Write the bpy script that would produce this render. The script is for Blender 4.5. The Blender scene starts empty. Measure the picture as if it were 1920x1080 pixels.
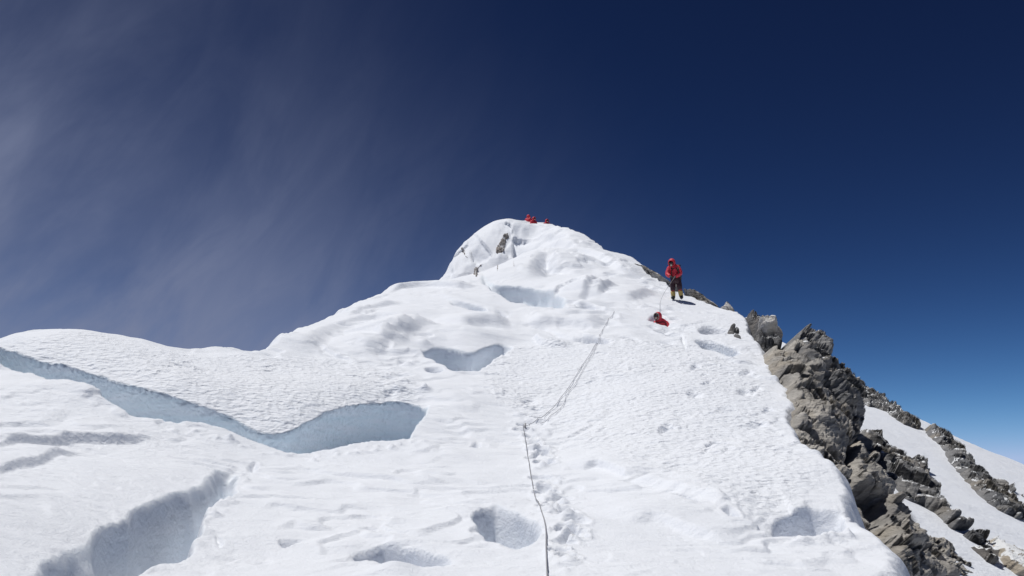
import bpy, bmesh, math, random
import numpy as np
from mathutils import Vector, Matrix

# ------------------------------------------------------------------ camera
F, CX, CY = 1450.0, 960.0, 540.0            # focal length and centre in photo pixels
PITCH = math.radians(12.44)
CAM = np.array((0.0, 0.0, 1.6))
scene = bpy.context.scene
cd = bpy.data.cameras.new('camera'); cam = bpy.data.objects.new('camera', cd)
scene.collection.objects.link(cam)
cd.sensor_width = 36.0; cd.lens = 36.0 * F / 1920.0
cd.clip_start = 0.05; cd.clip_end = 900000.0
cam.location = CAM; cam.rotation_euler = (math.radians(90) + PITCH, 0, 0)
scene.camera = cam

# ------------------------------------------------------------------ sky and sun
SUN = Vector((-0.45, 0.13, 0.0)); SUN_EL = math.radians(72)
SUN.normalize(); SUN = Vector((SUN.x*math.cos(SUN_EL), SUN.y*math.cos(SUN_EL), math.sin(SUN_EL)))
world = bpy.data.worlds.new('World'); scene.world = world; world.use_nodes = True
wn, wl = world.node_tree.nodes, world.node_tree.links
wn.clear()
out = wn.new('ShaderNodeOutputWorld'); bg = wn.new('ShaderNodeBackground'); bg.inputs['Strength'].default_value = 0.10
sky = wn.new('ShaderNodeTexSky'); sky.sky_type = 'NISHITA'; sky.sun_disc = False
sky.sun_elevation = SUN_EL; sky.sun_rotation = math.atan2(SUN.x, SUN.y)
sky.altitude = 8800; sky.air_density = 0.5; sky.dust_density = 0.5; sky.ozone_density = 3.0
def wmath(op, a, b=None, c=None):
    n = wn.new('ShaderNodeMath'); n.operation = op
    for k, v in enumerate((a, b, c)):
        if v is None: continue
        if isinstance(v, (int, float)): n.inputs[k].default_value = v
        else: wl.new(v, n.inputs[k])
    return n.outputs[0]
# thin high-altitude air: the blue deepens towards the zenith
sep = wn.new('ShaderNodeSeparateColor'); wl.new(sky.outputs[0], sep.inputs[0])
comb = wn.new('ShaderNodeCombineColor')
for k, (g, mul, c) in enumerate(((1.97, 12.0, 1.3), (2.1, 14.6, 1.57), (1.86, 5.6, 1.0))):
    v = wmath('MULTIPLY', wmath('POWER', wmath('MULTIPLY', sep.outputs[k], 0.1), g), mul)
    wl.new(wmath('MULTIPLY', wmath('DIVIDE', v, wmath('MULTIPLY_ADD', v, c, 1.0)), 10.0), comb.inputs[k])
# thin veil of blown snow drifting off the lee (left) side of the ridge
tc = wn.new('ShaderNodeTexCoord')
sx = wn.new('ShaderNodeSeparateXYZ'); wl.new(tc.outputs['Generated'], sx.inputs[0])
mp = wn.new('ShaderNodeMapping'); mp.inputs['Rotation'].default_value = (0.0, math.radians(-35), 0.0)
n1 = wn.new('ShaderNodeTexNoise'); n1.inputs['Scale'].default_value = 2.4; n1.inputs['Detail'].default_value = 6; n1.inputs['Roughness'].default_value = 0.58; n1.inputs['Distortion'].default_value = 0.25
wl.new(tc.outputs['Generated'], mp.inputs['Vector']); mp2 = wn.new('ShaderNodeMapping'); mp2.inputs['Scale'].default_value = (2.2, 1.0, 0.7); mp2.inputs['Location'].default_value = (3.1, 1.7, 0.4)
wl.new(mp.outputs[0], mp2.inputs['Vector']); wl.new(mp2.outputs[0], n1.inputs['Vector'])
def wrange(v, a, b, c, d, smooth=False):
    n = wn.new('ShaderNodeMapRange'); n.interpolation_type = 'SMOOTHSTEP' if smooth else 'LINEAR'
    for k, x in zip(('From Min', 'From Max', 'To Min', 'To Max'), (a, b, c, d)): n.inputs[k].default_value = x
    wl.new(v, n.inputs['Value']); return n.outputs[0]
n2 = wn.new('ShaderNodeTexNoise'); n2.inputs['Scale'].default_value = 7.5; n2.inputs['Detail'].default_value = 6; n2.inputs['Roughness'].default_value = 0.55; n2.inputs['Distortion'].default_value = 0.8
wl.new(mp2.outputs[0], n2.inputs['Vector'])
fib = wrange(n2.outputs['Fac'], 0.32, 0.70, 0.86, 1.16, True)
lean = wmath('MULTIPLY_ADD', wmath('SUBTRACT', sx.outputs['Z'], 0.3), 0.9, sx.outputs['X'])
edge = wmath('MULTIPLY_ADD', wmath('SUBTRACT', n1.outputs['Fac'], 0.5), 0.45, lean)
side = wrange(edge, 0.30, -0.85, 0.0, 1.0, True)
low = wrange(sx.outputs['Z'], 0.50, 0.10, 0.60, 1.25)
strk = wrange(n1.outputs['Fac'], 0.34, 0.66, 0.45, 1.25, True)
veil = wmath('MULTIPLY', wmath('MULTIPLY', wmath('MULTIPLY', wmath('MULTIPLY', side, low), strk), fib), 0.82)
mix = wn.new('ShaderNodeMix'); mix.data_type = 'RGBA'; mix.inputs[7].default_value = (1.95, 2.25, 3.4, 1)
wl.new(comb.outputs[0], mix.inputs[6]); wl.new(veil, mix.inputs[0])
wl.new(mix.outputs[2], bg.inputs['Color']); wl.new(bg.outputs[0], out.inputs['Surface'])

sd = bpy.data.lights.new('sun', 'SUN'); sd.energy = 3.5; sd.angle = math.radians(0.53); sd.color = (1.0, 0.975, 0.94)
so = bpy.data.objects.new('sun', sd); scene.collection.objects.link(so)
so.rotation_euler = SUN.to_track_quat('Z', 'Y').to_euler(); so.location = (-20, 10, 60)

scene.render.engine = 'CYCLES'
scene.cycles.use_denoising = True
scene.cycles.max_bounces = 10; scene.cycles.diffuse_bounces = 7
scene.view_settings.view_transform = 'Standard'; scene.view_settings.look = 'None'
scene.view_settings.exposure = 0.0; scene.view_settings.gamma = 1.0

# ------------------------------------------------------------------ helpers
COL = scene.collection
cp, sp = math.cos(PITCH), math.sin(PITCH)
def ray(px, py):
    xc = (np.asarray(px, float) - CX) / F; yc = (CY - np.asarray(py, float)) / F
    dy = cp - yc*sp; dz = sp + yc*cp
    return xc/dy, dz/dy                       # x and z per metre of y
def P(px, py, d):
    kx, kz = ray(px, py); d = np.asarray(d, float)
    return np.stack([CAM[0] + kx*d, CAM[1] + d, CAM[2] + kz*d], -1)

def smooth(t):
    t = np.clip(t, 0, 1); return t*t*(3 - 2*t)

_rs = np.random.RandomState(7)
_perm = np.concatenate([_rs.permutation(256)]*3).astype(np.int32)
_g3 = _rs.normal(size=(256, 3)); _g3 = (_g3/np.linalg.norm(_g3, axis=1)[:, None]).astype(np.float32); _gx, _gy, _gz = [np.ascontiguousarray(_g3[:, k]) for k in range(3)]
_j3 = _rs.rand(256, 3)
def noise3(x, y, z):
    fx, fy, fz = np.floor(x), np.floor(y), np.floor(z)
    xi, yi, zi = fx.astype(np.int32), fy.astype(np.int32), fz.astype(np.int32)
    fx, fy, fz = (x - fx).astype(np.float32), (y - fy).astype(np.float32), (z - fz).astype(np.float32)
    q = lambda t: t*t*t*(t*(t*6 - 15) + 10)
    u, v, w = q(fx), q(fy), q(fz)
    r = 0
    for dx in (0, 1):
        for dy in (0, 1):
            for dz in (0, 1):
                h = _perm[_perm[_perm[(xi + dx) & 255] + ((yi + dy) & 255)] + ((zi + dz) & 255)]
                d = _gx[h]*(fx - dx) + _gy[h]*(fy - dy) + _gz[h]*(fz - dz)
                r = r + d*(u if dx else 1 - u)*(v if dy else 1 - v)*(w if dz else 1 - w)
    return r*1.6
def fbm(x, y, z, oct=4, gain=0.5, ridged=False):
    a, s, t = 1.0, 0.0, 0.0
    for k in range(oct):
        n = noise3(x*2**k + 17*k, y*2**k - 9*k, z*2**k + 5*k)
        s = s + a*((1 - 2*np.abs(n)) if ridged else n); t += a; a *= gain
    return s/t
def worley(x, y, z):
    """distance to nearest and second nearest jittered point, and an id value of the nearest"""
    xi = np.floor(x).astype(np.int64); yi = np.floor(y).astype(np.int64); zi = np.floor(z).astype(np.int64)
    d1 = np.full(x.shape, 9.0); d2 = np.full(x.shape, 9.0); idv = np.zeros(x.shape); tl = np.zeros(x.shape)
    for dx in (-1, 0, 1):
        for dy in (-1, 0, 1):
            for dz in (-1, 0, 1):
                h = _perm[_perm[_perm[(xi + dx) & 255] + ((yi + dy) & 255)] + ((zi + dz) & 255)]
                j = _j3[h]
                ox, oy, oz = xi + dx + j[..., 0] - x, yi + dy + j[..., 1] - y, zi + dz + j[..., 2] - z
                d = np.sqrt(ox*ox + oy*oy + oz*oz); g = _g3[h]
                near = d < d1
                d2 = np.where(near, d1, np.minimum(d2, d)); idv = np.where(near, h/255.0, idv); tl = np.where(near, g[..., 0]*ox + g[..., 1]*oy + g[..., 2]*oz, tl); d1 = np.where(near, d, d1)
    return d1, d2, idv, tl

class TPS:
    def __init__(self, pts, smoothing=1e-3):
        self.p = np.asarray(pts, float)[:, :2]; z = np.asarray(pts, float)[:, 2]; n = len(z)
        self.s = 10.0
        q = self.p/self.s
        r2 = ((q[:, None] - q[None])**2).sum(-1)
        K = 0.5*r2*np.log(r2 + 1e-12) + smoothing*np.eye(n)
        Q = np.concatenate([np.ones((n, 1)), q], 1)
        M = np.block([[K, Q], [Q.T, np.zeros((3, 3))]])
        sol = np.linalg.solve(M, np.concatenate([z, np.zeros(3)]))
        self.w, self.a, self.q = sol[:n], sol[n:], q
    def __call__(self, x, y):
        x = np.asarray(x, float)/self.s; y = np.asarray(y, float)/self.s
        r = self.a[0] + self.a[1]*x + self.a[2]*y
        for (qx, qy), w in zip(self.q, self.w):
            r2 = (x - qx)**2 + (y - qy)**2 + 1e-12
            r = r + (0.5*w)*r2*np.log(r2)
        return r
class Grid:                                     # cached heightfield for ray hits
    def __init__(self, f, x0, x1, y0, y1, st):
        self.x0, self.y0, self.st = x0, y0, st
        X, Y = np.meshgrid(np.arange(x0, x1, st), np.arange(y0, y1, st)); self.z = f(X, Y)
    def __call__(self, x, y):
        u = np.clip((np.asarray(x) - self.x0)/self.st, 0, self.z.shape[1] - 1.001); v = np.clip((np.asarray(y) - self.y0)/self.st, 0, self.z.shape[0] - 1.001)
        i, j = u.astype(int), v.astype(int); u, v = u - i, v - j; z = self.z
        return (z[j, i]*(1-u) + z[j, i+1]*u)*(1-v) + (z[j+1, i]*(1-u) + z[j+1, i+1]*u)*v
def hit(grid, px, py, off=0.0, d0=4.0, d1=80.0):
    """distance along y where the line of sight through (px,py) meets the ground"""
    kx, kz = ray(np.asarray(px, float), np.asarray(py, float))
    ds = d0*(d1/d0)**np.linspace(0, 1, 220)
    D = np.full(np.shape(kx), d1); done = np.zeros(np.shape(kx), bool); prev = None; pd = d0
    for d in ds:
        g = CAM[2] + kz*d - grid(kx*d, np.full(np.shape(kx), d)) - off
        if prev is not None:
            c = (~done) & (g <= 0)
            t = prev/np.maximum(prev - g, 1e-9)
            D = np.where(c, pd + (d - pd)*np.clip(t, 0, 1), D); done |= c
        prev, pd = g, d
    return D
def spline(pts, n=8, closed=False):
    p = np.asarray(pts, float); m = len(p); o = []
    for i in range(m if closed else m - 1):
        g = (lambda k: p[k % m]) if closed else (lambda k: p[min(max(k, 0), m - 1)])
        a, b, c, d = g(i-1), g(i), g(i+1), g(i+2)
        for k in range(n):
            t = k/n; o.append(0.5*((2*b) + (c-a)*t + (2*a-5*b+4*c-d)*t*t + (3*b-a-3*c+d)*t**3))
    if not closed: o.append(p[-1])
    return np.array(o)
def seg_dist(x, y, poly, closed):
    """nearest distance, side (left of travel is +) and position along a polyline in plan"""
    best = np.full(x.shape, 1e9); side_ = np.ones(x.shape); lpos = np.zeros(x.shape)
    a = poly; b = np.roll(poly, -1, 0)
    L = 0.0
    for i in range(len(poly) if closed else len(poly) - 1):
        ax, ay = a[i]; bx, by = b[i]; ex, ey = bx-ax, by-ay; l2 = ex*ex + ey*ey + 1e-12
        t = np.clip(((x-ax)*ex + (y-ay)*ey)/l2, 0, 1)
        d = (x - ax - t*ex)**2 + (y - ay - t*ey)**2
        c = d < best
        best = np.where(c, d, best); side_ = np.where(c, np.sign(ex*(y-ay) - ey*(x-ax)), side_); lpos = np.where(c, L + t*math.sqrt(l2), lpos)
        L += math.sqrt(l2)
    return np.sqrt(best), side_, lpos, L
def inside(x, y, poly):
    c = np.zeros(x.shape, bool); n = len(poly)
    for i in range(n):
        ax, ay = poly[i]; bx, by = poly[(i+1) % n]
        if ay == by: continue
        k = ((ay > y) != (by > y)) & (x < (bx-ax)*(y-ay)/(by-ay) + ax)
        c ^= k
    return c
def sdf(x, y, poly):
    d = seg_dist(x, y, poly, True)[0]
    return np.where(inside(x, y, poly), d, -d)

def mesh_grid(name, V, mask=None, mat=None, attrs=None, smooth_=True):
    """V: (rows, cols, 3) array -> one mesh object; faces touching masked-out vertices are dropped"""
    R, C = V.shape[:2]
    idx = np.arange(R*C).reshape(R, C)
    q = np.stack([idx[:-1, :-1], idx[:-1, 1:], idx[1:, 1:], idx[1:, :-1]], -1).reshape(-1, 4)
    if mask is not None:
        q = q[mask.reshape(-1)[q].all(1)]
    used = np.unique(q); remap = np.full(R*C, -1); remap[used] = np.arange(len(used)); q = remap[q]
    v = V.reshape(-1, 3)[used]
    me = bpy.data.meshes.new(name)
    me.vertices.add(len(v)); me.vertices.foreach_set('co', v.astype(np.float32).ravel())
    me.loops.add(q.size); me.loops.foreach_set('vertex_index', q.astype(np.int32).ravel())
    me.polygons.add(len(q)); me.polygons.foreach_set('loop_start', np.arange(0, q.size, 4, dtype=np.int32))
    me.polygons.foreach_set('use_smooth', np.full(len(q), smooth_))
    for k, a in (attrs or {}).items():
        at = me.attributes.new(k, 'FLOAT', 'POINT'); at.data.foreach_set('value', a.reshape(-1)[used].astype(np.float32))
    me.update(calc_edges=True); me.validate()
    o = bpy.data.objects.new(name, me); COL.objects.link(o)
    if mat: me.materials.append(mat)
    return o
def tag(o, label=None, cat=None, group=None, kind=None):
    for k, v in (('label', label), ('category', cat), ('group', group), ('kind', kind)):
        if v: o[k] = v
    return o

# ------------------------------------------------------------------ materials
def new_mat(name):
    m = bpy.data.materials.new(name); m.use_nodes = True
    return m, m.node_tree.nodes, m.node_tree.links, m.node_tree.nodes['Principled BSDF']
def N(nodes, kind, **kw):
    n = nodes.new(kind)
    for k, v in kw.items():
        if k in n.inputs: n.inputs[k].default_value = v
        else: setattr(n, k, v)
    return n
def snow_material():
    m, n, l, b = new_mat('wind_packed_snow')
    b.inputs['Roughness'].default_value = 0.62; b.inputs['Specular IOR Level'].default_value = 0.22
    tc = n.new('ShaderNodeTexCoord')
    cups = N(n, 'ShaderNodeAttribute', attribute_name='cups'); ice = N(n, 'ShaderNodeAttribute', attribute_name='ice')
    # colour: clean snow, very slightly varied; firn in the hollow walls tinted bluer to imitate light transmitted through it
    var = N(n, 'ShaderNodeTexNoise', Scale=0.35, Detail=4)
    l.new(tc.outputs['Object'], var.inputs['Vector'])
    c1 = N(n, 'ShaderNodeMix', data_type='RGBA'); c1.inputs[6].default_value = (0.81, 0.845, 0.905, 1); c1.inputs[7].default_value = (0.85, 0.875, 0.92, 1)
    l.new(var.outputs['Fac'], c1.inputs[0])
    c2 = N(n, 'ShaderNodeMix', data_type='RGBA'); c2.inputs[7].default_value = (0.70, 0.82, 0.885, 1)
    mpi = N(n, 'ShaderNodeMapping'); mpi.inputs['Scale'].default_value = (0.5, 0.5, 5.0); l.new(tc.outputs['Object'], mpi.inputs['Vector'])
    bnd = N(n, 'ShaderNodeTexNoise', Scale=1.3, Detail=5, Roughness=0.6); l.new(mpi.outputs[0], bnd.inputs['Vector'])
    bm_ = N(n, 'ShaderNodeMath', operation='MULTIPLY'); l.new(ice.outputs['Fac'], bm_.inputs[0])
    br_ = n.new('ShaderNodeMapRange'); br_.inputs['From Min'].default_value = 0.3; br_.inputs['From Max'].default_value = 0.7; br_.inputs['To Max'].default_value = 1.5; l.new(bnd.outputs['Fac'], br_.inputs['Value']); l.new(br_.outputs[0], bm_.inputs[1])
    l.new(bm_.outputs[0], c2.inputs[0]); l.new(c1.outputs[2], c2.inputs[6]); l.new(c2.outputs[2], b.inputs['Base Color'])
    # relief: wind cups, sastrugi and grain
    mp = N(n, 'ShaderNodeMapping'); mp.inputs['Scale'].default_value = (0.65, 1.0, 1.0)
    wob = N(n, 'ShaderNodeTexNoise', Scale=5.0, Detail=2)
    l.new(tc.outputs['Object'], mp.inputs['Vector']); l.new(tc.outputs['Object'], wob.inputs['Vector'])
    addv = N(n, 'ShaderNodeMix', data_type='RGBA', blend_type='LINEAR_LIGHT'); addv.inputs[0].default_value = 0.07
    l.new(mp.outputs[0], addv.inputs[6]); l.new(wob.outputs['Color'], addv.inputs[7])
    vo = N(n, 'ShaderNodeTexVoronoi', Scale=11, feature='SMOOTH_F1', Smoothness=0.5)
    l.new(addv.outputs[2], vo.inputs['Vector'])
    m_c = N(n, 'ShaderNodeMath', operation='MULTIPLY'); l.new(vo.outputs['Distance'], m_c.inputs[0]); l.new(cups.outputs['Fac'], m_c.inputs[1])
    g1 = N(n, 'ShaderNodeTexNoise', Scale=22.0, Detail=6, Roughness=0.68); l.new(tc.outputs['Object'], g1.inputs['Vector'])
    mp2 = N(n, 'ShaderNodeMapping'); mp2.inputs['Scale'].default_value = (0.8, 3.0, 3.0); mp2.inputs['Rotation'].default_value = (0, 0, 0.3)
    l.new(tc.outputs['Object'], mp2.inputs['Vector'])
    g2 = N(n, 'ShaderNodeTexNoise', Scale=1.6, Detail=4, Roughness=0.55); l.new(mp2.outputs[0], g2.inputs['Vector'])
    b1 = N(n, 'ShaderNodeBump', Strength=1.0, Distance=0.042); l.new(m_c.outputs[0], b1.inputs['Height'])
    b2 = N(n, 'ShaderNodeBump', Strength=1.0, Distance=0.018); l.new(g1.outputs['Fac'], b2.inputs['Height']); l.new(b1.outputs[0], b2.inputs['Normal'])
    b3 = N(n, 'ShaderNodeBump', Strength=1.0, Distance=0.035); l.new(g2.outputs['Fac'], b3.inputs['Height']); l.new(b2.outputs[0], b3.inputs['Normal'])
    l.new(b3.outputs[0], b.inputs['Normal'])
    return m
SNOW = snow_material()

# ------------------------------------------------------------------ the ridge: control points
# (photo x, photo y, metres ahead of the camera), measured from the photograph
A_PTS = [
 # bottom
 (-300,1080,4.6),(0,1080,5.6),(300,1080,7.0),(650,1080,7.0),(1000,1080,7.0),(1300,1080,7.0),(1640,1080,7.4),
 (-300,950,6.0),(0,950,7.2),(200,950,8.2),(420,950,9.2),(600,950,9.6),(1000,950,10.0),(1300,950,9.8),(1560,965,9.6),
 (-300,870,7.6),(0,870,9.0),(250,870,10.2),(450,870,11.4),(700,870,12.3),(1000,870,13.0),(1300,870,12.2),(1520,870,11.8),
 (-300,780,10.0),(0,800,11.0),(200,800,11.8),(350,800,12.6),(560,852,12.6),(700,834,13.5),(800,775,15.6),(1000,792,16.0),(1200,800,14.8),(1450,800,14.4),
 (0,720,13.0),(120,720,13.0),(-300,700,12.5),
 # snow bank on the left
 (0,627,17.5),(165,617,17.5),(330,655,18.0),(480,661,19.0),(-300,640,16.5),(650,690,19.5),
 (850,740,17.2),(1000,740,18.2),(1200,740,17.0),(1400,745,16.8),(1465,735,17.8),
 (740,690,20.0),(850,700,19.5),(1000,680,21.2),(1200,680,20.2),(1400,680,21.0),
 (640,625,24.0),(760,640,22.6),(880,640,23.0),(1000,630,24.5),(1150,630,24.0),(1300,630,24.6),(1395,620,25.5),
 (560,628,23.5),(640,592,27.0),(690,562,30.0),(750,575,27.8),(880,585,27.0),(1000,590,27.2),(1150,590,27.0),(1270,568,30.8),(1340,576,31.0),(1392,592,28.5),
 (810,530,36.5),(900,528,35.0),(960,528,34.0),(1050,540,32.0),(1150,540,33.0),(1240,535,36.0),
 (1010,482,43.0),(955,520,38.0),(1100,490,42.0),(1180,512,39.0),(1200,509,40.0),(1130,474,47.0),
 (1060,455,50.5),(1080,447,53.0),(1030,426,58.5),
]
SUMMIT = {835:488, 850:456, 870:441, 900:428, 935:413, 965:412}
for px_, top_ in SUMMIT.items():
    A_PTS += [(px_, 534, 54.0), (px_, 0.5*532 + 0.5*top_, 56.2), (px_, 0.15*532 + 0.85*top_, 58.0), (px_, top_ + 4, 59.0), (px_, top_ + 1, 60.8)]
A_PTS += [(1000,418,60.5),(1000,440,57.5),(1000,475,54.5),(1000,500,52),(1030,440,56),(1060,470,47.5),(1100,455,50),(1160,480,44),(985,500,54),(1150,510,38.5),(1080,515,38)]
A_XYZ = [(-4.6,45,11.2),(-6.0,50,12.4),(-1,47,12.4),(-5.0,53.0,13.2),(-2.0,52.6,13.1),(-3.5,51,12.9),
         (0,0,0),(-5,0,0.1),(5,0,0),(0,-12,-2.0),(-14,-8,-1.2),(12,-8,-1.4),(-14,0,0.6),(9,3,0.1),(-24,6,2.0),(-22,14,3.6)]
CTRL = [tuple(P(*p)) for p in A_PTS] + A_XYZ
HA = TPS(CTRL, 2e-4)
GA = Grid(HA, -45, 40, -15, 75, 0.2)

# outline of the ridge in plan: everything outside it falls away
EDGE = [(-420,640,16.4),(-150,632,17),(0,626,17.6),(80,623,17.6),(165,615,17.6),(250,631,17.9),(330,654,18.2),(400,660,18.7),(480,660,19.4),(540,656,21.5),
        (560,624,23.6),(590,604,25),(640,589,27.3),(690,559,30.2),(750,539,33.5),(808,528,37)]
EDGE2 = [(870,440,58),(940,411,61),(985,412,62.5),(1030,423,60),(1080,444,54),(1130,471,48),(1200,506,41),(1240,531,37),
         (1300,558,33),(1340,571,31.5),(1392,588,29),(1400,620,25.8),(1432,662,22.2),(1438,690,20.6),(1468,730,18),(1478,770,16.4),(1480,812,14.4),(1500,866,12.8),(1545,890,12),(1575,940,10.9),(1600,1000,9.6),(1655,1022,8.7),(1668,1080,7.8),(1700,1200,6.4)]
pl = [tuple(P(*p)[:2]) for p in EDGE] + [(-5.6,46),(-6.3,51),tuple(P(812,528,54.8)[:2]),tuple(P(838,482,56)[:2]),tuple(P(850,456,56.8)[:2])] + [tuple(P(*p)[:2]) for p in EDGE2] + [(4.4,2.0),(6,-14)]
OUT = spline(pl, 5)
OUT = np.concatenate([OUT, [(-40,-14),(-40,10)]])[::-1]     # anticlockwise closing behind the camera

rows = np.concatenate([np.linspace(-14, 3.6, 45), np.arange(3.7, 13, 0.032), np.arange(13, 22, 0.045), np.arange(22, 40, 0.085), np.arange(40, 64, 0.15), np.arange(64, 72, 0.5)])
cols = np.concatenate([np.arange(-1.6, -0.70, 0.02), np.arange(-0.70, 0.68, 0.0018), np.arange(0.68, 1.0, 0.02)])
Yg = np.repeat(rows[:, None], len(cols), 1)
Xg = np.sqrt(Yg**2 + 36.0)*cols[None, :]
X, Y = Xg.ravel(), Yg.ravel()
Z = HA(X, Y)
DX = np.zeros_like(X); DY = np.zeros_like(X)               # sideways shift of overhanging lips
CUPS = np.zeros_like(X); ICE_LIGHT = np.zeros_like(X)  # second mask: where the blue of light coming through firn is painted

def plan(pts, off=0.0):
    a = np.asarray(pts, float); d = hit(GA, a[:, 0], a[:, 1], off)
    return P(a[:, 0], a[:, 1], d)[:, :2]
def near(poly, m):
    return np.nonzero((X > poly[:, 0].min() - m) & (X < poly[:, 0].max() + m) & (Y > poly[:, 1].min() - m) & (Y < poly[:, 1].max() + m))[0]
def carve(pts, depth, wall, rough=0.04, ice=0.0, off=0.0, n=5, under=0.0, roll=0.0, rollw=0.6):
    """a hollow with steep walls, outlined in the photograph; its far wall may be undercut beneath a rolled lip"""
    poly = plan(spline(pts, n, True), off)
    i = near(poly, 0.6 + rollw*2*bool(roll))
    if len(i) == 0: return
    x, y = X[i], Y[i]
    s0 = sdf(x, y, poly)
    k = s0 > -(0.5 + 2*rollw*bool(roll)); i, x, y, s0 = i[k], x[k], y[k], s0[k]
    if depth > 0.28:                                                   # soften the creases where walls meet
        e = 0.16 if not under else 0.22
        sl, sr, sf, sb_ = sdf(x - e, y, poly), sdf(x + e, y, poly), sdf(x, y - e, poly), sdf(x, y + e, poly)
        s0 = 0.3*s0 + 0.175*(sl + sr + sf + sb_)
    s = s0 + rough*2*fbm(x*1.6, y*1.6, 0*x + 3.3, 2)
    q = smooth(s/wall)
    if under or roll:
        gx = (sr - sl)/(2*e); gy = (sb_ - sf)/(2*e)
        far = smooth((-gy + 0.15)/0.8)                               # 1 on the uphill rim
        sh = np.exp(-((s + rollw*0.55)/rollw)**2)*np.where(s > 0, np.maximum(1 - s/wall, 0), 1) if roll > 0 else np.exp(-np.abs(np.minimum(s, 0)/rollw)**1.6)*np.clip(1 - s/wall, 0, 1)
        Z[i] += far*roll*sh
        u = under*far*smooth(s/(wall*0.9))*np.clip(1 - (s - wall)/(wall*4), 0, 1)
        DX[i] -= gx*u; DY[i] -= gy*u
    Z[i] -= depth*q
    band = np.exp(-(s/0.14)**2)
    Z[i] += band*0.022*fbm(x*7, y*7, 0*x + 1.7, 3, 0.6)             # crumbling rim
    ICE_LIGHT[i] = np.maximum(ICE_LIGHT[i], ice*smooth((s + 0.03)/0.06))  # hollow walls take the painted through-light blue
def lip(pts, h, wall=0.12, L=1.5, rough=0.04, taper=0.25, over=0.0):
    """a step: ground above the line (far side) raised by h, easing out uphill over L metres"""
    p = spline(pts, 6); poly = plan(p, h*0.5)
    i = near(poly, L*2.2)
    if len(i) == 0: return
    x, y = X[i], Y[i]
    d, sg, lp, tot = seg_dist(x, y, poly, False)
    s = d*sg + rough*fbm(x*2.2, y*2.2, 0*x + 8.1, 4)*2
    f = lp/tot
    end = smooth(f/taper)*smooth((1 - f)/taper)
    Z[i] += h*end*smooth((s + wall)/wall)*np.exp(-(np.maximum(s, 0)/L)**2)
def bump(px, py, rx, ry, h, rot=0.0):
    c = plan([(px, py)])[0]; m = 3*max(rx, ry); j0, j1 = np.searchsorted(rows, (c[1] - m, c[1] + m)); nc = len(cols); i = np.arange(j0*nc, j1*nc); i = i[abs(X[i] - c[0]) < m]
    dx, dy = X[i] - c[0], Y[i] - c[1]; a, b = math.cos(rot), math.sin(rot)
    u, v = (dx*a + dy*b)/rx, (-dx*b + dy*a)/ry
    Z[i] += h*np.exp(-(u*u + v*v))
def print_(px, py, rx, ry, h, rot=0.0):                          # boot print with crisp edges
    c = plan([(px, py)])[0]; i = np.nonzero((abs(X - c[0]) < 0.5) & (abs(Y - c[1]) < 0.5))[0]
    dx, dy = X[i] - c[0], Y[i] - c[1]; a, b = math.cos(rot), math.sin(rot)
    u, v = (dx*a + dy*b)/rx, (-dx*b + dy*a)/ry; r2 = (u*u + v*v)*(1 + 0.5*fbm(dx*9 + px, dy*9, 0*dx, 2))
    Z[i] += -h*np.exp(-r2**2) + 0.22*h*np.exp(-((np.sqrt(np.abs(r2)) - 1.35)/0.25)**2)
def region(pts, soft):
    poly = plan(spline(pts, 4, True)); i = near(poly, soft*1.5)
    return i, smooth(sdf(X[i], Y[i], poly)/soft + 0.5)

# big wind scoop under the cornice of the left bank
bump(640, 730, 2.4, 1.2, 0.08)
carve([(-60,628),(0,636),(60,654),(150,674),(250,702),(330,727),(430,756),(500,784),(545,784),(640,756),(700,743),(760,737),(800,750),(797,780),(772,815),(755,826),
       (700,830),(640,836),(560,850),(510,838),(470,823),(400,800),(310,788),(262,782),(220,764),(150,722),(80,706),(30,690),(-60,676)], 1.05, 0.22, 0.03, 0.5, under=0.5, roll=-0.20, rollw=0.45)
# crevasse, bottom left
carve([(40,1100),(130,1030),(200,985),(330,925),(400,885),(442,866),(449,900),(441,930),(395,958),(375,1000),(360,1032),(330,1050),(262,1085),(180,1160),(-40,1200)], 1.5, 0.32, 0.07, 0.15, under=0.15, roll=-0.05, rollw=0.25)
carve([(455,872),(468,862),(490,862),(490,876),(476,882)], 0.3, 0.12, 0.02)
# strata steps on the left
lip([(-40,842),(60,830),(150,818),(230,815),(305,808)], 0.15, 0.10, 1.0)
lip([(-40,880),(60,862),(130,842),(175,845)], 0.10, 0.10, 0.8)
lip([(-40,800),(40,795),(110,800)], 0.08, 0.10, 0.8)
lip([(140,740),(200,735),(250,760)], 0.10, 0.08, 0.5)
# pits near the camera
carve([(876,974),(905,962),(925,951),(960,963),(1000,984),(1022,1000),(1000,1018),(975,1034),(940,1027),(905,1008)], 0.7, 0.24, 0.03, 0.1, under=0.2, roll=0.06, rollw=.4)
carve([(638,1032),(680,1024),(730,1020),(790,1034),(846,1044),(846,1056),(820,1062),(780,1064),(745,1056),(720,1050),(680,1050)], 0.5, 0.16, 0.03, 0.05, under=0.15, roll=0.05, rollw=.3)
bump(735, 1070, 0.22, 0.2, 0.10)
carve([(370,1078),(405,1056),(440,1040),(480,1040),(523,1042),(520,1052),(480,1058),(430,1060),(395,1080)], 0.5, 0.2, 0.03, under=0.15, roll=-.03, rollw=.2)
carve([(668,990),(690,988),(712,990),(708,996),(690,994)], 0.14, 0.06, 0.01)
carve([(520,1013),(545,1011),(572,1013),(535,1024)], 0.2, 0.08, 0.01)
carve([(403,1000),(412,1004),(420,1016),(410,1022)], 0.2, 0.08, 0.01)
carve([(880,836),(892,828),(905,832),(895,840)], 0.12, 0.08, 0.01)
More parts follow.
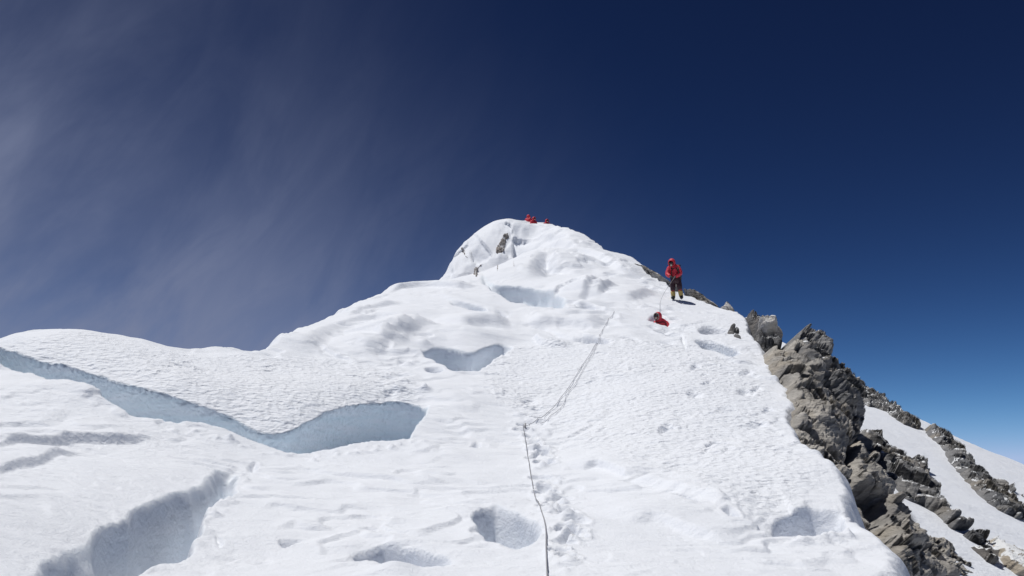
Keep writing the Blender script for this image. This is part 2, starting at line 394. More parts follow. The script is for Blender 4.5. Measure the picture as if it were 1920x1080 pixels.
# right foot of the slope
carve([(1440,985),(1452,965),(1480,953),(1510,948),(1545,952),(1585,958),(1590,1000),(1560,1010),(1520,1016),(1495,1010),(1465,997)], 0.8, 0.34, 0.08, 0.05, under=0.25, roll=0.05, rollw=.4)
lip([(1225,1000),(1258,966),(1275,1000),(1290,1030)][::-1], -0.0)
carve([(1252,966),(1258,970),(1272,1000),(1286,1026),(1276,1020),(1258,992)], 0.3, 0.10, 0.01)
carve([(1350,958),(1372,955),(1392,968),(1380,978),(1362,970)], 0.2, 0.12, 0.02)
carve([(1262,928),(1290,932),(1312,942),(1300,944),(1275,936)], 0.2, 0.08, 0.01)
lip([(1370,985),(1420,990),(1480,1012),(1530,1012),(1600,1002)], -0.18, 0.25, 0.8)
lip([(1160,975),(1230,965),(1300,985),(1350,1000),(1400,1010)], 0.10, 0.2, 0.8)
lip([(1085,875),(1110,866),(1140,868),(1185,888)], 0.12, 0.10, 0.5)
lip([(1180,885),(1240,900),(1330,925),(1400,950)], 0.10, 0.25, 0.9)
# scooped crescents on the cupped slope
for (px_, py_, w_, h_, d_) in ((1303,690,12,9,.2),(1322,705,9,7,.12),(1300,742,18,12,.22),(1330,720,14,6,.14),(1395,738,18,12,.22),(1418,732,14,9,.15),(1360,768,22,7,.14),
                               (1345,832,28,10,.2),(1328,848,14,10,.2),(1365,848,14,9,.16),(1252,805,18,12,.16),(1420,795,26,12,.28),(1400,560+140,18,8,.14),(1260,870,18,4,.08),(1440,770,14,8,.16),(1290,800,10,4,.06)):
    carve([(px_-w_, py_+h_*.6), (px_-w_*.8, py_-h_*.5), (px_, py_-h_), (px_+w_*.9, py_-h_*.5), (px_+w_, py_+h_*.3), (px_+w_*.4, py_-h_*.1), (px_-w_*.3, py_+h_*.5)], d_*1.3, 0.22, 0.03)
carve([(1442,792),(1458,800),(1470,812),(1474,840),(1466,846),(1458,828),(1450,812)], 0.35, 0.25, 0.04)
# middle scoop with its dome
bump(868, 628, 1.5, 0.9, 0.30)
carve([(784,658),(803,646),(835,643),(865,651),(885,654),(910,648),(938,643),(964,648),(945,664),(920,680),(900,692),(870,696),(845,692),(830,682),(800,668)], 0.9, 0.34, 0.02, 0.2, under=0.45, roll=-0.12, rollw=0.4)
carve([(795,690),(812,686),(832,690),(815,698)], 0.25, 0.12, 0.02); carve([(770,602),(785,596),(788,602),(772,612)], 0.25, 0.12, 0.01)
for k in range(26):
    r_ = random.Random(k); bump(r_.uniform(715, 800), r_.uniform(640, 735), r_.uniform(.08,.22), r_.uniform(.08,.2), r_.uniform(-.12, .16))
# waves above the middle
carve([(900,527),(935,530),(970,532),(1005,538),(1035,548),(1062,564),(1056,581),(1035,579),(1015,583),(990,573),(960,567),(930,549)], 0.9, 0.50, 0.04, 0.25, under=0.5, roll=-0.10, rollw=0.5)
lip([(720,545),(760,536),(810,531),(860,533),(905,530)], 0.30, 0.25, 1.2)
carve([(826,557),(845,562),(880,572),(914,582),(910,590),(885,586),(850,572)], 0.45, 0.24, 0.03, 0.1, under=0.2, roll=0.1, rollw=.4)
carve([(922,588),(940,586),(956,592),(945,598),(928,597)], 0.3, 0.2, 0.02); carve([(1078,576),(1095,570),(1118,574),(1105,584),(1082,584)], 0.4, 0.25, 0.02)
carve([(966,608),(1000,608),(1040,618),(1070,630),(1110,634),(1148,641),(1140,646),(1100,642),(1050,634),(1010,616)], 0.4, 0.2, 0.03, under=0.2, roll=0.04, rollw=.4)
carve([(1150,634),(1175,631),(1202,638),(1180,638)], 0.25, 0.15, 0.02)
lip([(1005,625),(1020,640),(1070,645)], 0.2, 0.15, 0.6)
lip([(1068,560),(1095,542),(1112,512)], 0.30, 0.35, 1.8); lip([(1115,550),(1135,537),(1165,538)], 0.35, 0.3, 1.2)
lip([(1165,560),(1200,545),(1240,548)], 0.3, 0.5, 1.4)
lip([(850,610),(900,600),(960,602)], 0.35, 0.5, 1.2); lip([(640,655),(700,640),(760,612),(830,600)], 0.4, 0.7, 1.6); lip([(560,650),(600,625),(660,612)], 0.3, 0.6, 1.5); lip([(985,600),(1060,598),(1130,605)], 0.3, 0.4, 1.2)
lip([(985,512),(1005,490),(1030,484),(1056,493),(1100,503)], 0.8, 1.0, 2.6)
lip([(1040,474),(1090,474),(1130,486),(1185,512)], 0.45, 0.6, 2.2); lip([(1025,452),(1060,456),(1100,468)], 0.4, 0.6, 1.8); lip([(1000,440),(1040,442),(1070,450)], 0.3, 0.5, 1.5)
lip([(600,620),(660,600),(720,590),(800,600)], 0.18, 0.3, 1.2); lip([(640,600),(700,575),(760,562)], 0.18, 0.3, 1.2); lip([(700,640),(740,632),(790,620)], 0.15, 0.2, 1.0)
# right of the track, under the rocks
carve([(1308,618),(1330,612),(1372,618),(1375,626),(1345,630),(1315,626)], 0.5, 0.3, 0.05)
carve([(1302,636),(1330,640),(1365,650),(1392,658),(1378,670),(1362,668),(1335,655),(1310,646)], 0.6, 0.26, 0.04, 0.1, under=0.3, roll=0.04, rollw=.5)
carve([(1276,626),(1282,632),(1288,648),(1284,650),(1277,636)], 0.25, 0.12, 0.02)
carve([(1214,598),(1222,590),(1238,588),(1252,597),(1257,607),(1240,606),(1222,601)], 1.0, 0.22, 0.03)
# trodden steps beside the rope and under the climber
rr = random.Random(5)
for (ax, ay), (bx, by) in zip(((985,800),(1008,850),(1022,895),(1042,935),(1058,975)), ((1008,850),(1022,895),(1042,935),(1058,975),(1085,1060))):
    for k in range(9):
        t = rr.random(); px_ = ax + (bx-ax)*t + rr.gauss(0, 11); py_ = ay + (by-ay)*t + rr.gauss(0, 5)
        print_(px_, py_, rr.uniform(.09,.16), rr.uniform(.07,.12), rr.uniform(.07,.17), rr.uniform(-.7,.7))
        bump(px_ + rr.uniform(-12, 12), py_ + rr.uniform(4, 12), rr.uniform(.05,.1), rr.uniform(.05,.09), rr.uniform(.02,.06))
for k in range(14): bump(rr.uniform(985,1020), rr.uniform(745,805), rr.uniform(.08,.16), rr.uniform(.07,.12), -rr.uniform(.03,.10))
for k in range(22): bump(rr.gauss(1255, 12), rr.uniform(568,640), rr.uniform(.12,.22), rr.uniform(.1,.18), -rr.uniform(.06,.2))
for pts_, v_ in (([(960,650),(1130,640),(1280,645),(1440,720),(1482,830),(1545,890),(1450,965),(1300,920),(1160,865),(1020,800),(900,720)], 1.0),
                 ([(-60,634),(80,628),(165,620),(330,662),(560,668),(740,690),(785,740),(640,765),(500,800),(330,738),(100,680),(-60,648)], 1.0),
                 ([(1200,600),(1390,600),(1440,700),(1290,650)], 0.6), ([(200,735),(330,790),(420,800),(440,850),(250,860),(0,820),(0,720)], 0.35)):
    i_, m_ = region(pts_, 0.8); CUPS[i_] = np.maximum(CUPS[i_], v_*m_)
CUPS[:] = np.maximum(CUPS, 0.07)*(1 - 0.8*ICE_LIGHT)

# gentle drifts over the whole slope
amp = 0.10*smooth((Y - 4)/10) + 0.05
Z += amp*fbm(X*0.35, Y*0.5, 0*X, 4) + 0.018*fbm(X*1.6 + Y*0.5, Y*2.6, 0*X + 2, 3)
def dunes(n, sharp):
    t = n - np.floor(n); return np.where(t < sharp, t/sharp, (1 - t)/(1 - sharp)) - 0.5
wq = fbm(X*0.22, Y*0.30, 0*X + 11, 4, 0.55)
msk = smooth((fbm(X*0.17 + 3, Y*0.17, 0*X + 21, 3) + 0.10)/0.30)*smooth((Y - 8)/6)
Z += (0.11 + 0.10*smooth((Y - 20)/8))*msk*dunes(Y*0.42 + X*0.10 + 2.6*wq, 0.13)*(1 - 0.6*smooth(CUPS*1.2 - 0.2))
msk2 = smooth((fbm(X*0.5 + 9, Y*0.5, 0*X + 31, 3) + 0.02)/0.25)
Z += 0.045*msk2*dunes(Y*1.5 - X*0.45 + 2.4*fbm(X*0.7, Y*0.8, 0*X + 41, 3), 0.16)
msk3 = smooth((fbm(X*0.6 - 5, Y*0.6, 0*X + 61, 3) + 0.12)/0.3)*smooth((20 - Y)/6)
Z += 0.016*msk3*dunes(Y*4.2 + X*1.1 + 2.0*fbm(X*1.5, Y*1.7, 0*X + 71, 3), 0.2)
for k in range(330):                                               # crumbs of broken crust beside the track and under the lips
    ax, ay, bx, by, w_ = ((985,745,1000,810,16), (1000,810,1080,1060,26), (560,858,790,826,10), (330,800,560,855,8), (715,640,800,735,22), (450,880,380,1000,10), (1255,575,1270,640,22), (1480,1015,1600,1005,10), (1300,660,1390,680,10))[k % 9]
    t = rr.random(); bump(ax + (bx-ax)*t + rr.gauss(0, w_), ay + (by-ay)*t + abs(rr.gauss(0, w_*0.5)), rr.uniform(.03,.08), rr.uniform(.03,.07), rr.uniform(.008,.038))
Z += 0.012*smooth(CUPS)*fbm(X*3.2, Y*4.2, 0*X + 51, 2)
# beyond the outline the mountain falls away
SD = sdf(X, Y, OUT)
SDn = SD + np.where(Y > 22, 0.07, 0.22)*fbm(X*0.5, Y*0.5, 0*X + 5, 3) + np.where((Y < 30) & (X > 2), 0.14, 0.0)*fbm(X*1.8, Y*1.8, 0*X + 15, 3)
o_ = np.maximum(-SDn, 0)
kk = np.where(X < -2, 1.9, np.where(Y < 30, 6.0, 3.6))
rr_ = np.where((X > 1) & (Y > 24), 0.06, 0.28); Z -= kk*(np.sqrt(o_**2 + rr_**2) - rr_)
wl_ = smooth((Y - 53.5)/1.5)*smooth((60 - Y)/2)*smooth((X + 7.5)/1.5)*smooth((2.5 - X)/1.5)
_, _, wi_, wt_ = worley(X*0.45 + 3, Z*0.35, 0*X + 2.5)
DY += wl_*(0.5*(wi_ - 0.5) + 0.8*wt_)*0.7
DY += wl_*(0.15*fbm(X*0.45, Z*0.25, 0*X + 9, 3, 0.5, True) + 0.16*fbm(X*1.7, Z*0.9, 0*X + 1, 4))
V = np.stack([X + DX, Y + DY, Z], -1).reshape(len(rows), len(cols), 3)
ridge = mesh_grid('snow_ridge', V, (SD > -9).reshape(len(rows), len(cols)), SNOW, {'cups': CUPS, 'ice': ICE_LIGHT})
tag(ridge, 'wind-packed white snow ridge climbing to the corniced summit', None, None, 'structure')

# ------------------------------------------------------------------ the flank beyond the ridge on the right
def slab(px, py, C=3.15, n=(0.35, -0.30, 0.89)):                     # an even mountain face, about 27 degrees steep, seen through (px, py)
    kx, kz = ray(px, py); return float(C/np.maximum(-(n[0]*kx + n[1] + n[2]*kz), 0.03))
SKY_B = [(1500,660),(1540,684),(1600,719),(1660,748),(1730,790),(1830,838),(1920,871),(2050,935),(2300,1060)]
B_PTS = [(x, y, slab(x, y)*random.Random(x*7 + y).uniform(0.975, 1.02)) for x, y in SKY_B + [(1600,770),(1640,840),(1720,840),(1800,900),(1900,950),(1700,920),(1800,990),(1900,1010),
         (1600,860),(1650,960),(1720,1020),(1780,1060),(1700,1090),(1900,1085),(1500,800),(1560,960),(2050,1090),(1660,1200),(2000,1300)]]
HB = TPS([tuple(P(*p)) for p in B_PTS] + [(8,45,7.5)], 2e-3)
GB = Grid(HB, 0, 110, 5, 130, 0.25)
rb = 7.0*(125/7.0)**np.linspace(0, 1, 520); cb = np.linspace(0.18, 1.25, 520)
Yb = np.repeat(rb[:, None], len(cb), 1); Xb = Yb*cb[None, :]
xb, yb = Xb.ravel(), Yb.ravel()
Zb = HB(xb, yb)
sb = sdf(xb, yb, OUT)
Zb -= 1.5*np.maximum(sb + 0.3, 0)
# skyline of the flank: falls away behind
skl = spline([tuple(P(1200, 560, 130)[:2]), tuple(P(1400, 615, 85)[:2])] + [tuple(P(x, y, slab(x, y) + 0.4)[:2]) for x, y in SKY_B], 6)
d_, sg_, _, _ = seg_dist(xb, yb, skl, False)
back = np.maximum(d_*sg_, 0)
Zb -= 1.2*(np.sqrt(back**2 + 0.3) - 0.55)*(back > 0)
Zb += 0.12*fbm(xb*0.3, yb*0.3, 0*xb, 4) + 0.03*fbm(xb*1.5, yb*1.5, 0*xb + 4, 3)
flank = mesh_grid('snow_flank', np.stack([xb, yb, Zb], -1).reshape(len(rb), len(cb), 3), ((back < 10) & (sb < 5)).reshape(len(rb), len(cb)), SNOW,
                  {'cups': 0.25 + 0*xb, 'ice': 0*xb})
tag(flank, 'steep snow flank falling away to the right below the ridge', None, None, 'structure')

# valley floor far below, out to the horizon
def far_ground():
    m, n, l, b = new_mat('far_glaciers')
    b.inputs['Roughness'].default_value = 0.9
    tc = n.new('ShaderNodeTexCoord'); t = N(n, 'ShaderNodeTexNoise', Scale=0.0002, Detail=8); l.new(tc.outputs['Object'], t.inputs['Vector'])
    r = n.new('ShaderNodeValToRGB'); r.color_ramp.elements[0].color = (0.10, 0.10, 0.11, 1); r.color_ramp.elements[1].color = (0.75, 0.78, 0.82, 1)
    r.color_ramp.elements[0].position = 0.42; r.color_ramp.elements[1].position = 0.58
    l.new(t.outputs['Fac'], r.inputs[0]); l.new(r.outputs[0], b.inputs['Base Color'])
    n_ = 96; R = np.concatenate([[0], np.geomspace(800, 330000, 40)]); T = np.linspace(0, 2*math.pi, n_ + 1)
    Vf = np.stack([np.outer(R, np.cos(T)), np.outer(R, np.sin(T)), np.full((len(R), len(T)), -2600.0)], -1)
    r_ = R[:, None]; Vf[..., 2] += 500*fbm(Vf[..., 0]/5200, Vf[..., 1]/5200, 0*Vf[..., 0], 5)*smooth((r_ - 500)/3000) - (Vf[..., 0]**2 + Vf[..., 1]**2)/(2*6.371e6)
    return tag(mesh_grid('valley', Vf, None, m), 'distant valley and glaciers far below', None, None, 'structure')
far_ground()


# ------------------------------------------------------------------ rock outcrops
def rock_material(name, c_dark, c_mid, c_light, snow=0.0, scale=1.0, warm=(0.30, 0.24, 0.17)):
    m, n, l, b = new_mat(name)
    b.inputs['Roughness'].default_value = 0.88; b.inputs['Specular IOR Level'].default_value = 0.25
    tc = n.new('ShaderNodeTexCoord'); geo = n.new('ShaderNodeNewGeometry')
    big = N(n, 'ShaderNodeTexNoise', Scale=0.9*scale, Detail=5, Roughness=0.6); l.new(tc.outputs['Object'], big.inputs['Vector'])
    ramp = n.new('ShaderNodeValToRGB'); e = ramp.color_ramp.elements
    e[0].position = 0.30; e[0].color = (*c_dark, 1); e[1].position = 0.72; e[1].color = (*c_light, 1)
    k = e.new(0.5); k.color = (*c_mid, 1)
    l.new(big.outputs['Fac'], ramp.inputs[0])
    mp = N(n, 'ShaderNodeMapping'); mp.inputs['Rotation'].default_value = (0.35, 0.5, 0); mp.inputs['Scale'].default_value = (0.8, 0.8, 5.0)
    l.new(tc.outputs['Object'], mp.inputs['Vector'])
    st = N(n, 'ShaderNodeTexNoise', Scale=2.2*scale, Detail=6, Roughness=0.65, Distortion=0.4); l.new(mp.outputs[0], st.inputs['Vector'])
    mx = N(n, 'ShaderNodeMix', data_type='RGBA', blend_type='OVERLAY'); mx.inputs[0].default_value = 0.75
    l.new(ramp.outputs[0], mx.inputs[6]); l.new(st.outputs['Fac'], mx.inputs[7])
    wn_ = N(n, 'ShaderNodeTexNoise', Scale=0.6*scale, Detail=3); wv = N(n, 'ShaderNodeVectorMath', operation='ADD'); wv.inputs[1].default_value = (31, 7, 3)
    l.new(tc.outputs['Object'], wv.inputs[0]); l.new(wv.outputs[0], wn_.inputs['Vector'])
    wr = n.new('ShaderNodeMapRange'); wr.inputs['From Min'].default_value = 0.5; wr.inputs['From Max'].default_value = 0.68; wr.inputs['To Max'].default_value = 0.5
    l.new(wn_.outputs['Fac'], wr.inputs['Value'])
    mw = N(n, 'ShaderNodeMix', data_type='RGBA'); mw.inputs[7].default_value = (*warm, 1); l.new(wr.outputs[0], mw.inputs[0]); l.new(mx.outputs[2], mw.inputs[6])
    last = mw.outputs[2]
    if snow > 0:                                   # snow lying on the ledges
        sn = N(n, 'ShaderNodeTexNoise', Scale=2.5*scale, Detail=4); l.new(tc.outputs['Object'], sn.inputs['Vector'])
        sz = n.new('ShaderNodeSeparateXYZ'); l.new(geo.outputs['Normal'], sz.inputs[0])
        ad = N(n, 'ShaderNodeMath', operation='MULTIPLY_ADD'); ad.inputs[1].default_value = 0.9; l.new(sn.outputs['Fac'], ad.inputs[0]); l.new(sz.outputs['Z'], ad.inputs[2])
        th = n.new('ShaderNodeMapRange'); th.inputs['From Min'].default_value = 1.40 - 0.35*snow; th.inputs['From Max'].default_value = 1.46 - 0.35*snow
        l.new(ad.outputs[0], th.inputs['Value'])
        ms = N(n, 'ShaderNodeMix', data_type='RGBA'); ms.inputs[7].default_value = (0.86, 0.88, 0.90, 1); l.new(th.outputs[0], ms.inputs[0]); l.new(last, ms.inputs[6]); last = ms.outputs[2]
    l.new(last, b.inputs['Base Color'])
    f1 = N(n, 'ShaderNodeTexNoise', Scale=9*scale, Detail=8, Roughness=0.7); l.new(tc.outputs['Object'], f1.inputs['Vector'])
    b1 = N(n, 'ShaderNodeBump', Strength=1.0, Distance=0.06/scale); l.new(f1.outputs['Fac'], b1.inputs['Height'])
    b2 = N(n, 'ShaderNodeBump', Strength=1.0, Distance=0.08/scale); l.new(st.outputs['Fac'], b2.inputs['Height']); l.new(b1.outputs[0], b2.inputs['Normal'])
    l.new(b2.outputs[0], b.inputs['Normal'])
    return m
BROWN = rock_material('weathered_limestone', (0.24, 0.23, 0.22), (0.40, 0.38, 0.35), (0.54, 0.51, 0.46), 0.0, warm=(0.44, 0.37, 0.27))
DARK = rock_material('dark_slabby_rock', (0.07, 0.073, 0.08), (0.14, 0.14, 0.145), (0.23, 0.225, 0.22), 0.10, warm=(0.24, 0.21, 0.18))
GREY = rock_material('grey_slabby_rock', (0.11, 0.115, 0.125), (0.21, 0.21, 0.215), (0.32, 0.31, 0.30), 0.05, warm=(0.34, 0.30, 0.24))
PALE = rock_material('pale_frosted_rock', (0.40, 0.38, 0.36), (0.55, 0.53, 0.50), (0.70, 0.68, 0.66), 0.6)
SCREE = rock_material('tan_scree', (0.36, 0.32, 0.26), (0.48, 0.43, 0.36), (0.60, 0.57, 0.50), 0.6)

STAIN = rock_material('frosted_brown_rock', (0.22, 0.20, 0.19), (0.36, 0.33, 0.31), (0.55, 0.53, 0.52), 0.5, warm=(0.40, 0.33, 0.27))
class DepthPx:
    def __init__(self, pts):
        p = np.asarray(pts, float); self.t = TPS(np.column_stack([p[:, 0]/20, p[:, 1]/20, p[:, 2]]), 5e-2)
    def __call__(self, px, py): return self.t(np.asarray(px)/20, np.asarray(py)/20)
def rock(name, label, poly, depth, mat, amp=0.25, block=0.6, roll=22, thick=1.0, lift=0.25, step=1.5, rough=6, seed=0, flat=False, group=None, d0=15.0):
    """one outcrop: front face at the measured distance, displaced into blocks and strata, edges rolled back into the mountain"""
    p = spline(poly, 4, True); x0, y0 = p.min(0) - 8; x1, y1 = p.max(0) + 8
    PX, PY = np.meshgrid(np.arange(x0, x1, step), np.arange(y0, y1, step))
    s = sdf(PX, PY, p) + rough*fbm(PX/28, PY/28, 0*PX + seed*3.7, 4)
    d = depth(PX, PY) if not isinstance(depth, Grid) else hit(depth, PX, PY, 0.0, d0, 120.0)
    t = np.clip(s/roll, 0, 1); prof = np.sqrt(np.maximum(1 - (1 - t)**2, 0))
    under = np.clip(-s/6, 0, 1.5)
    V = P(PX, PY, d)
    # outward direction from the mountain: up and towards the open side
    gu = np.gradient(V, axis=1); gv = np.gradient(V, axis=0); nn = np.cross(gv, gu); nn /= np.linalg.norm(nn, axis=-1)[..., None] + 1e-9
    view = V - CAM; view /= np.linalg.norm(view, axis=-1)[..., None]
    nn = np.where((nn*view).sum(-1)[..., None] > 0, -nn, nn)
    n0 = nn.mean((0, 1)) + np.array((0.05, -0.5, 0.35)); n0 /= np.linalg.norm(n0)
    off = -thick*(1 - prof) - thick*0.8*under + lift
    a, b_, c = V[..., 0], V[..., 1]*0.6, V[..., 2]
    q = c*0.8 + a*0.55                                        # strata dip to the right
    r_ = c*0.5 - a*0.8
    wx = 0.35*fbm(a*1.1, b_*1.1, c*1.1 + seed, 3)
    d1, d2, idv, tl1 = worley((r_ + wx)/block*0.7 + seed, b_/block*0.5, (q + wx)/block*1.25)
    disp = amp*(0.65*(idv - 0.5) + 0.75*tl1 + 0.35*np.minimum((d2 - d1)*2.5, 0.5))
    d1b, d2b, idb, tl2 = worley((r_ + wx)/block*1.9 + 5 + seed, b_/block*1.4, (q + wx)/block*3.4)
    disp += amp*(0.34*(idb - 0.5) + 0.6*tl2 + 0.22*np.minimum((d2b - d1b)*2.5, 0.5))
    lay = q*2.6/block + 0.8*fbm(a*0.7, b_*0.7, c*0.7 + seed, 3); lay = lay - np.floor(lay)
    disp += amp*0.35*(np.where(lay < 0.8, lay/0.8, (1 - lay)/0.2) - 0.5)                     # bedding ledges
    disp += amp*0.20*fbm(a*1.0, b_, c*1.0 + seed*7, 3, 0.5) + amp*0.16*fbm(a*7, b_*7, c*7 + seed, 3, 0.6, True)
    V = V + n0*(off + disp*np.clip(0.35 + t, 0, 1))[..., None]
    V[..., 1] += thick*0.8*(1 - prof)                           # rounds away behind
    o = mesh_grid(name, V, s > -7, mat, None, not flat)
    if label: tag(o, label, 'rock', group)
    return o
GBh, GAh = GB, GA
D_main = DepthPx([(1400,590,29.0),(1440,640,24.5),(1500,640,25),(1560,715,23.5),(1600,790,22.5),(1600,840,20),(1475,750,18.0),(1440,690,21.2),(1480,830,15.2),(1530,700,21),(1540,800,17),(1560,900,14),(1585,945,13.5),(1500,870,13.8)])
rock('rock_outcrop', 'big brown and grey rock buttress bounding the right side of the snow slope',
     [(1428,668),(1446,662),(1460,672),(1470,650),(1490,636),(1512,642),(1532,660),(1549,690),(1566,714),(1586,744),(1602,785),(1601,830),(1588,852),(1576,872),(1578,900),(1580,950),(1560,945),(1535,905),(1480,870),(1466,825),(1466,780),(1462,752),(1466,735),(1435,705),(1424,690)],
     D_main, BROWN, 0.40, 0.8, 14, 1.0, 0.25, 1.0, 5, 1)
rock('rock_outcrop', 'dark grey rock cap forming the upper right side of the big buttress',
     [(1472,652),(1490,637),(1512,642),(1532,660),(1549,689),(1567,714),(1587,744),(1603,785),(1602,832),(1588,850),(1572,818),(1556,778),(1532,742),(1512,716),(1484,694),(1472,676)],
     lambda a, b: D_main(a, b) - 0.1, GREY, 0.40, 0.7, 12, 0.8, 0.42, 1.0, 5, 21)
D_low = DepthPx([(1580,845,17),(1610,860,17.5),(1650,930,16.5),(1690,995,16),(1770,1048,16.5),(1830,1082,17),(1580,930,13.5),(1620,1000,12.6),(1660,1040,11.5),(1690,1100,11.5),(1840,1110,15),(1740,1060,14.5)])
rock('rock_outcrop', 'long light brown rock rib running down to the bottom edge right of the snow',
     [(1582,846),(1600,848),(1622,880),(1640,905),(1652,935),(1670,964),(1690,994),(1722,1020),(1770,1046),(1830,1080),(1850,1112),(1690,1112),(1655,1075),(1646,1028),(1634,1012),(1634,985),(1626,955),(1604,944),(1586,930),(1578,900)],
     D_low, BROWN, 0.32, 0.62, 13, 0.9, 0.25, 1.0, 5, 2)
rock('rock_outcrop', 'small brown rock tooth standing between the snow scoop and the snow-filled gully',
     [(1562,932),(1582,945),(1602,980),(1620,1016),(1595,1032),(1560,1030),(1555,970)], DepthPx([(1560,930,13.4),(1620,1016,12.2),(1560,1030,11.2),(1590,980,12.4)]), BROWN, 0.2, 0.5, 9, 0.6, 0.2, 0.8, 3, 3)
D_up = DepthPx([(1395,585,29.2),(1455,615,27),(1465,650,25),(1410,650,24.5),(1440,670,23)])
rock('rock_outcrop', 'dark jagged rock crest just above the brown buttress, with a pale block on top',
     [(1396,586),(1416,590),(1436,603),(1456,618),(1468,640),(1470,668),(1440,672),(1414,660),(1404,640),(1416,620),(1404,602)], D_up, DARK, 0.34, 0.5, 12, 1.0, 0.1, 0.8, 6, 4)
rock('rock_outcrop', 'small dark rock poking out of the snow left of the dark crest',
     [(1356,632),(1376,621),(1388,632),(1397,656),(1378,650)], DepthPx([(1356,632,25.2),(1376,621,26),(1397,656,23.6)]), DARK, 0.25, 0.4, 9, 0.6, 0.15, 0.8, 4, 5)
rock('rock_outcrop', 'narrow grey rock strip on the skyline left of the standing climber',
     [(1192,502),(1212,500),(1232,512),(1262,530),(1250,538),(1222,524)], (lambda a, b: np.interp(a, [1192, 1262], [41.3, 36.0])), GREY, 0.3, 0.5, 7, 0.5, 0.30, 0.7, 3, 6)
rock('rock_outcrop', 'low grey rock strip on the skyline right of the standing climber',
     [(1278,538),(1300,540),(1322,552),(1340,568),(1350,578),(1318,576),(1302,564)], (lambda a, b: np.interp(a, [1278, 1350], [34.4, 31.3])), GREY, 0.3, 0.5, 7, 0.5, 0.0, 0.7, 4, 7)
rock('rock_outcrop', 'pale frosted boulder alone on the skyline right of the climbers',
     [(1349,580),(1357,568),(1364,562),(1372,568),(1378,582)], DepthPx([(1349,580,31.0),(1378,580,30.2),(1364,562,30.8)]), PALE, 0.12, 0.4, 8, 0.5, 0.05, 0.6, 2, 8)
rock('pale_block', None, [(1424,604),(1438,598),(1459,598),(1459,612),(1440,618)], DepthPx([(1428,602,25.6),(1458,602,25.1),(1440,616,25.2)]), PALE, 0.10, 0.3, 5, 0.35, 0.15, 0.6, 1, 9)
bpy.data.objects['pale_block'].parent = bpy.data.objects['rock_outcrop.004']
for lb, poly, mat, am, st in (
    ('dark rock band along the flank skyline just right of the buttress', [(1560,690),(1580,699),(1602,712),(1624,728),(1646,738),(1650,756),(1625,760),(1592,746),(1570,722)], DARK, .5, .8),
    ('grey rock strip on the flank skyline, second from the buttress', [(1646,744),(1668,755),(1690,772),(1728,800),(1722,808),(1694,796),(1660,778),(1600,752),(1598,744)], GREY, .4, .8),
    ('long grey slab band across the flank near the right edge', [(1736,801),(1765,814),(1800,836),(1814,856),(1832,882),(1852,906),(1878,924),(1905,948),(1935,968),(1935,982),(1895,973),(1858,950),(1828,924),(1800,895),(1780,865),(1762,838),(1744,820)], GREY, .4, .8),
    ('broken dark rock band in the middle of the flank', [(1606,810),(1640,819),(1668,845),(1694,860),(1722,880),(1746,910),(1768,946),(1797,986),(1782,990),(1754,967),(1724,952),(1690,936),(1672,912),(1654,880),(1634,852),(1618,836)], GREY, .45, .9),
    ('dark rounded knob perched on the edge of the broken rock band', [(1704,872),(1714,864),(1731,875),(1742,896),(1733,907),(1715,896)], DARK, .4, .8),
    ('grey slab tucked behind the right edge of the buttress', [(1592,818),(1612,826),(1634,852),(1642,872),(1612,872),(1596,856)], GREY, .3, .8),
    ('narrow grey slab between the brown rib and the broken rock band', [(1608,866),(1640,885),(1662,908),(1676,934),(1648,922),(1620,892)], GREY, .3, .8),
    ('dark split boulder low on the flank near the bottom right corner', [(1806,1006),(1830,996),(1850,1014),(1864,1040),(1870,1064),(1845,1058),(1820,1036)], DARK, .45, .8),
    ('small dark rocks strung just below the end of the broken band', [(1776,986),(1800,984),(1824,994),(1808,1002),(1786,1000)], DARK, .3, .8),
    ('tan scree strip at the bottom right corner', [(1858,1012),(1880,1025),(1910,1040),(1940,1052),(1940,1095),(1900,1080),(1872,1045)], SCREE, .18, 1.0),
    ('thin dark rock sliver at the right edge below the slab band', [(1886,908),(1900,918),(1910,928),(1898,926)], DARK, .3, .8),
    ('thin dark rock streak touching the right edge of the picture', [(1906,916),(1920,926),(1938,944),(1922,940)], DARK, .3, .8),
    ('dark knob sitting on the grey strip of the flank skyline', [(1672,770),(1680,764),(1690,770),(1694,782),(1680,780)], DARK, .35, .7)):
    i_ = len(bpy.data.objects)
    rock('rock_outcrop', lb, poly, GBh, mat, am*0.7, 0.8, 7, 0.7, 0.16, st, 5, i_)
bpy.context.view_layer.update()
def on_ridge(a, b):
    o_ = Vector(CAM); r = [ridge.ray_cast(o_, (Vector(P(x, y, 10.0)) - o_).normalized()) for x, y in zip(a.ravel(), b.ravel())]
    return np.array([h[1].y if h[0] else 60.0 for h in r]).reshape(a.shape)
D_wall = DepthPx([q for px_, t_ in SUMMIT.items() for q in ((px_, 532, 55.0), (px_, 0.35*532 + 0.65*t_, 56.6), (px_, t_ + 4, 57.6))])
for lb, poly in (('grey rock showing through the ice of the summit wall', [(930,476),(928,462),(936,450),(946,438),(956,441),(950,456),(944,474)]),
                 ('small grey rock chip at the foot of the summit wall', [(884,508),(894,500),(908,494),(900,504),(893,520)]),
                 ('upright sliver of grey rock right of the summit wall centre', [(961,492),(965,488),(966,500),(962,502)]),
                 ('tiny rock chip high on the summit wall below the crest', [(924,426),(929,424),(930,436),(926,440)]),
                 ('tiny rock chip low on the summit wall above the snow hump', [(930,490),(935,488),(935,506),(931,508)]),
                 ('brownish rock fleck at the left edge of the summit wall', [(866,466),(872,470),(880,484),(876,488),(868,480)])):
    i_ = len(bpy.data.objects)
    rock('rock_outcrop', lb, poly, on_ridge, STAIN, 0.22, 0.35, 4, 0.25, -0.02, 0.6, 9 if i_ % 2 else 6, i_)


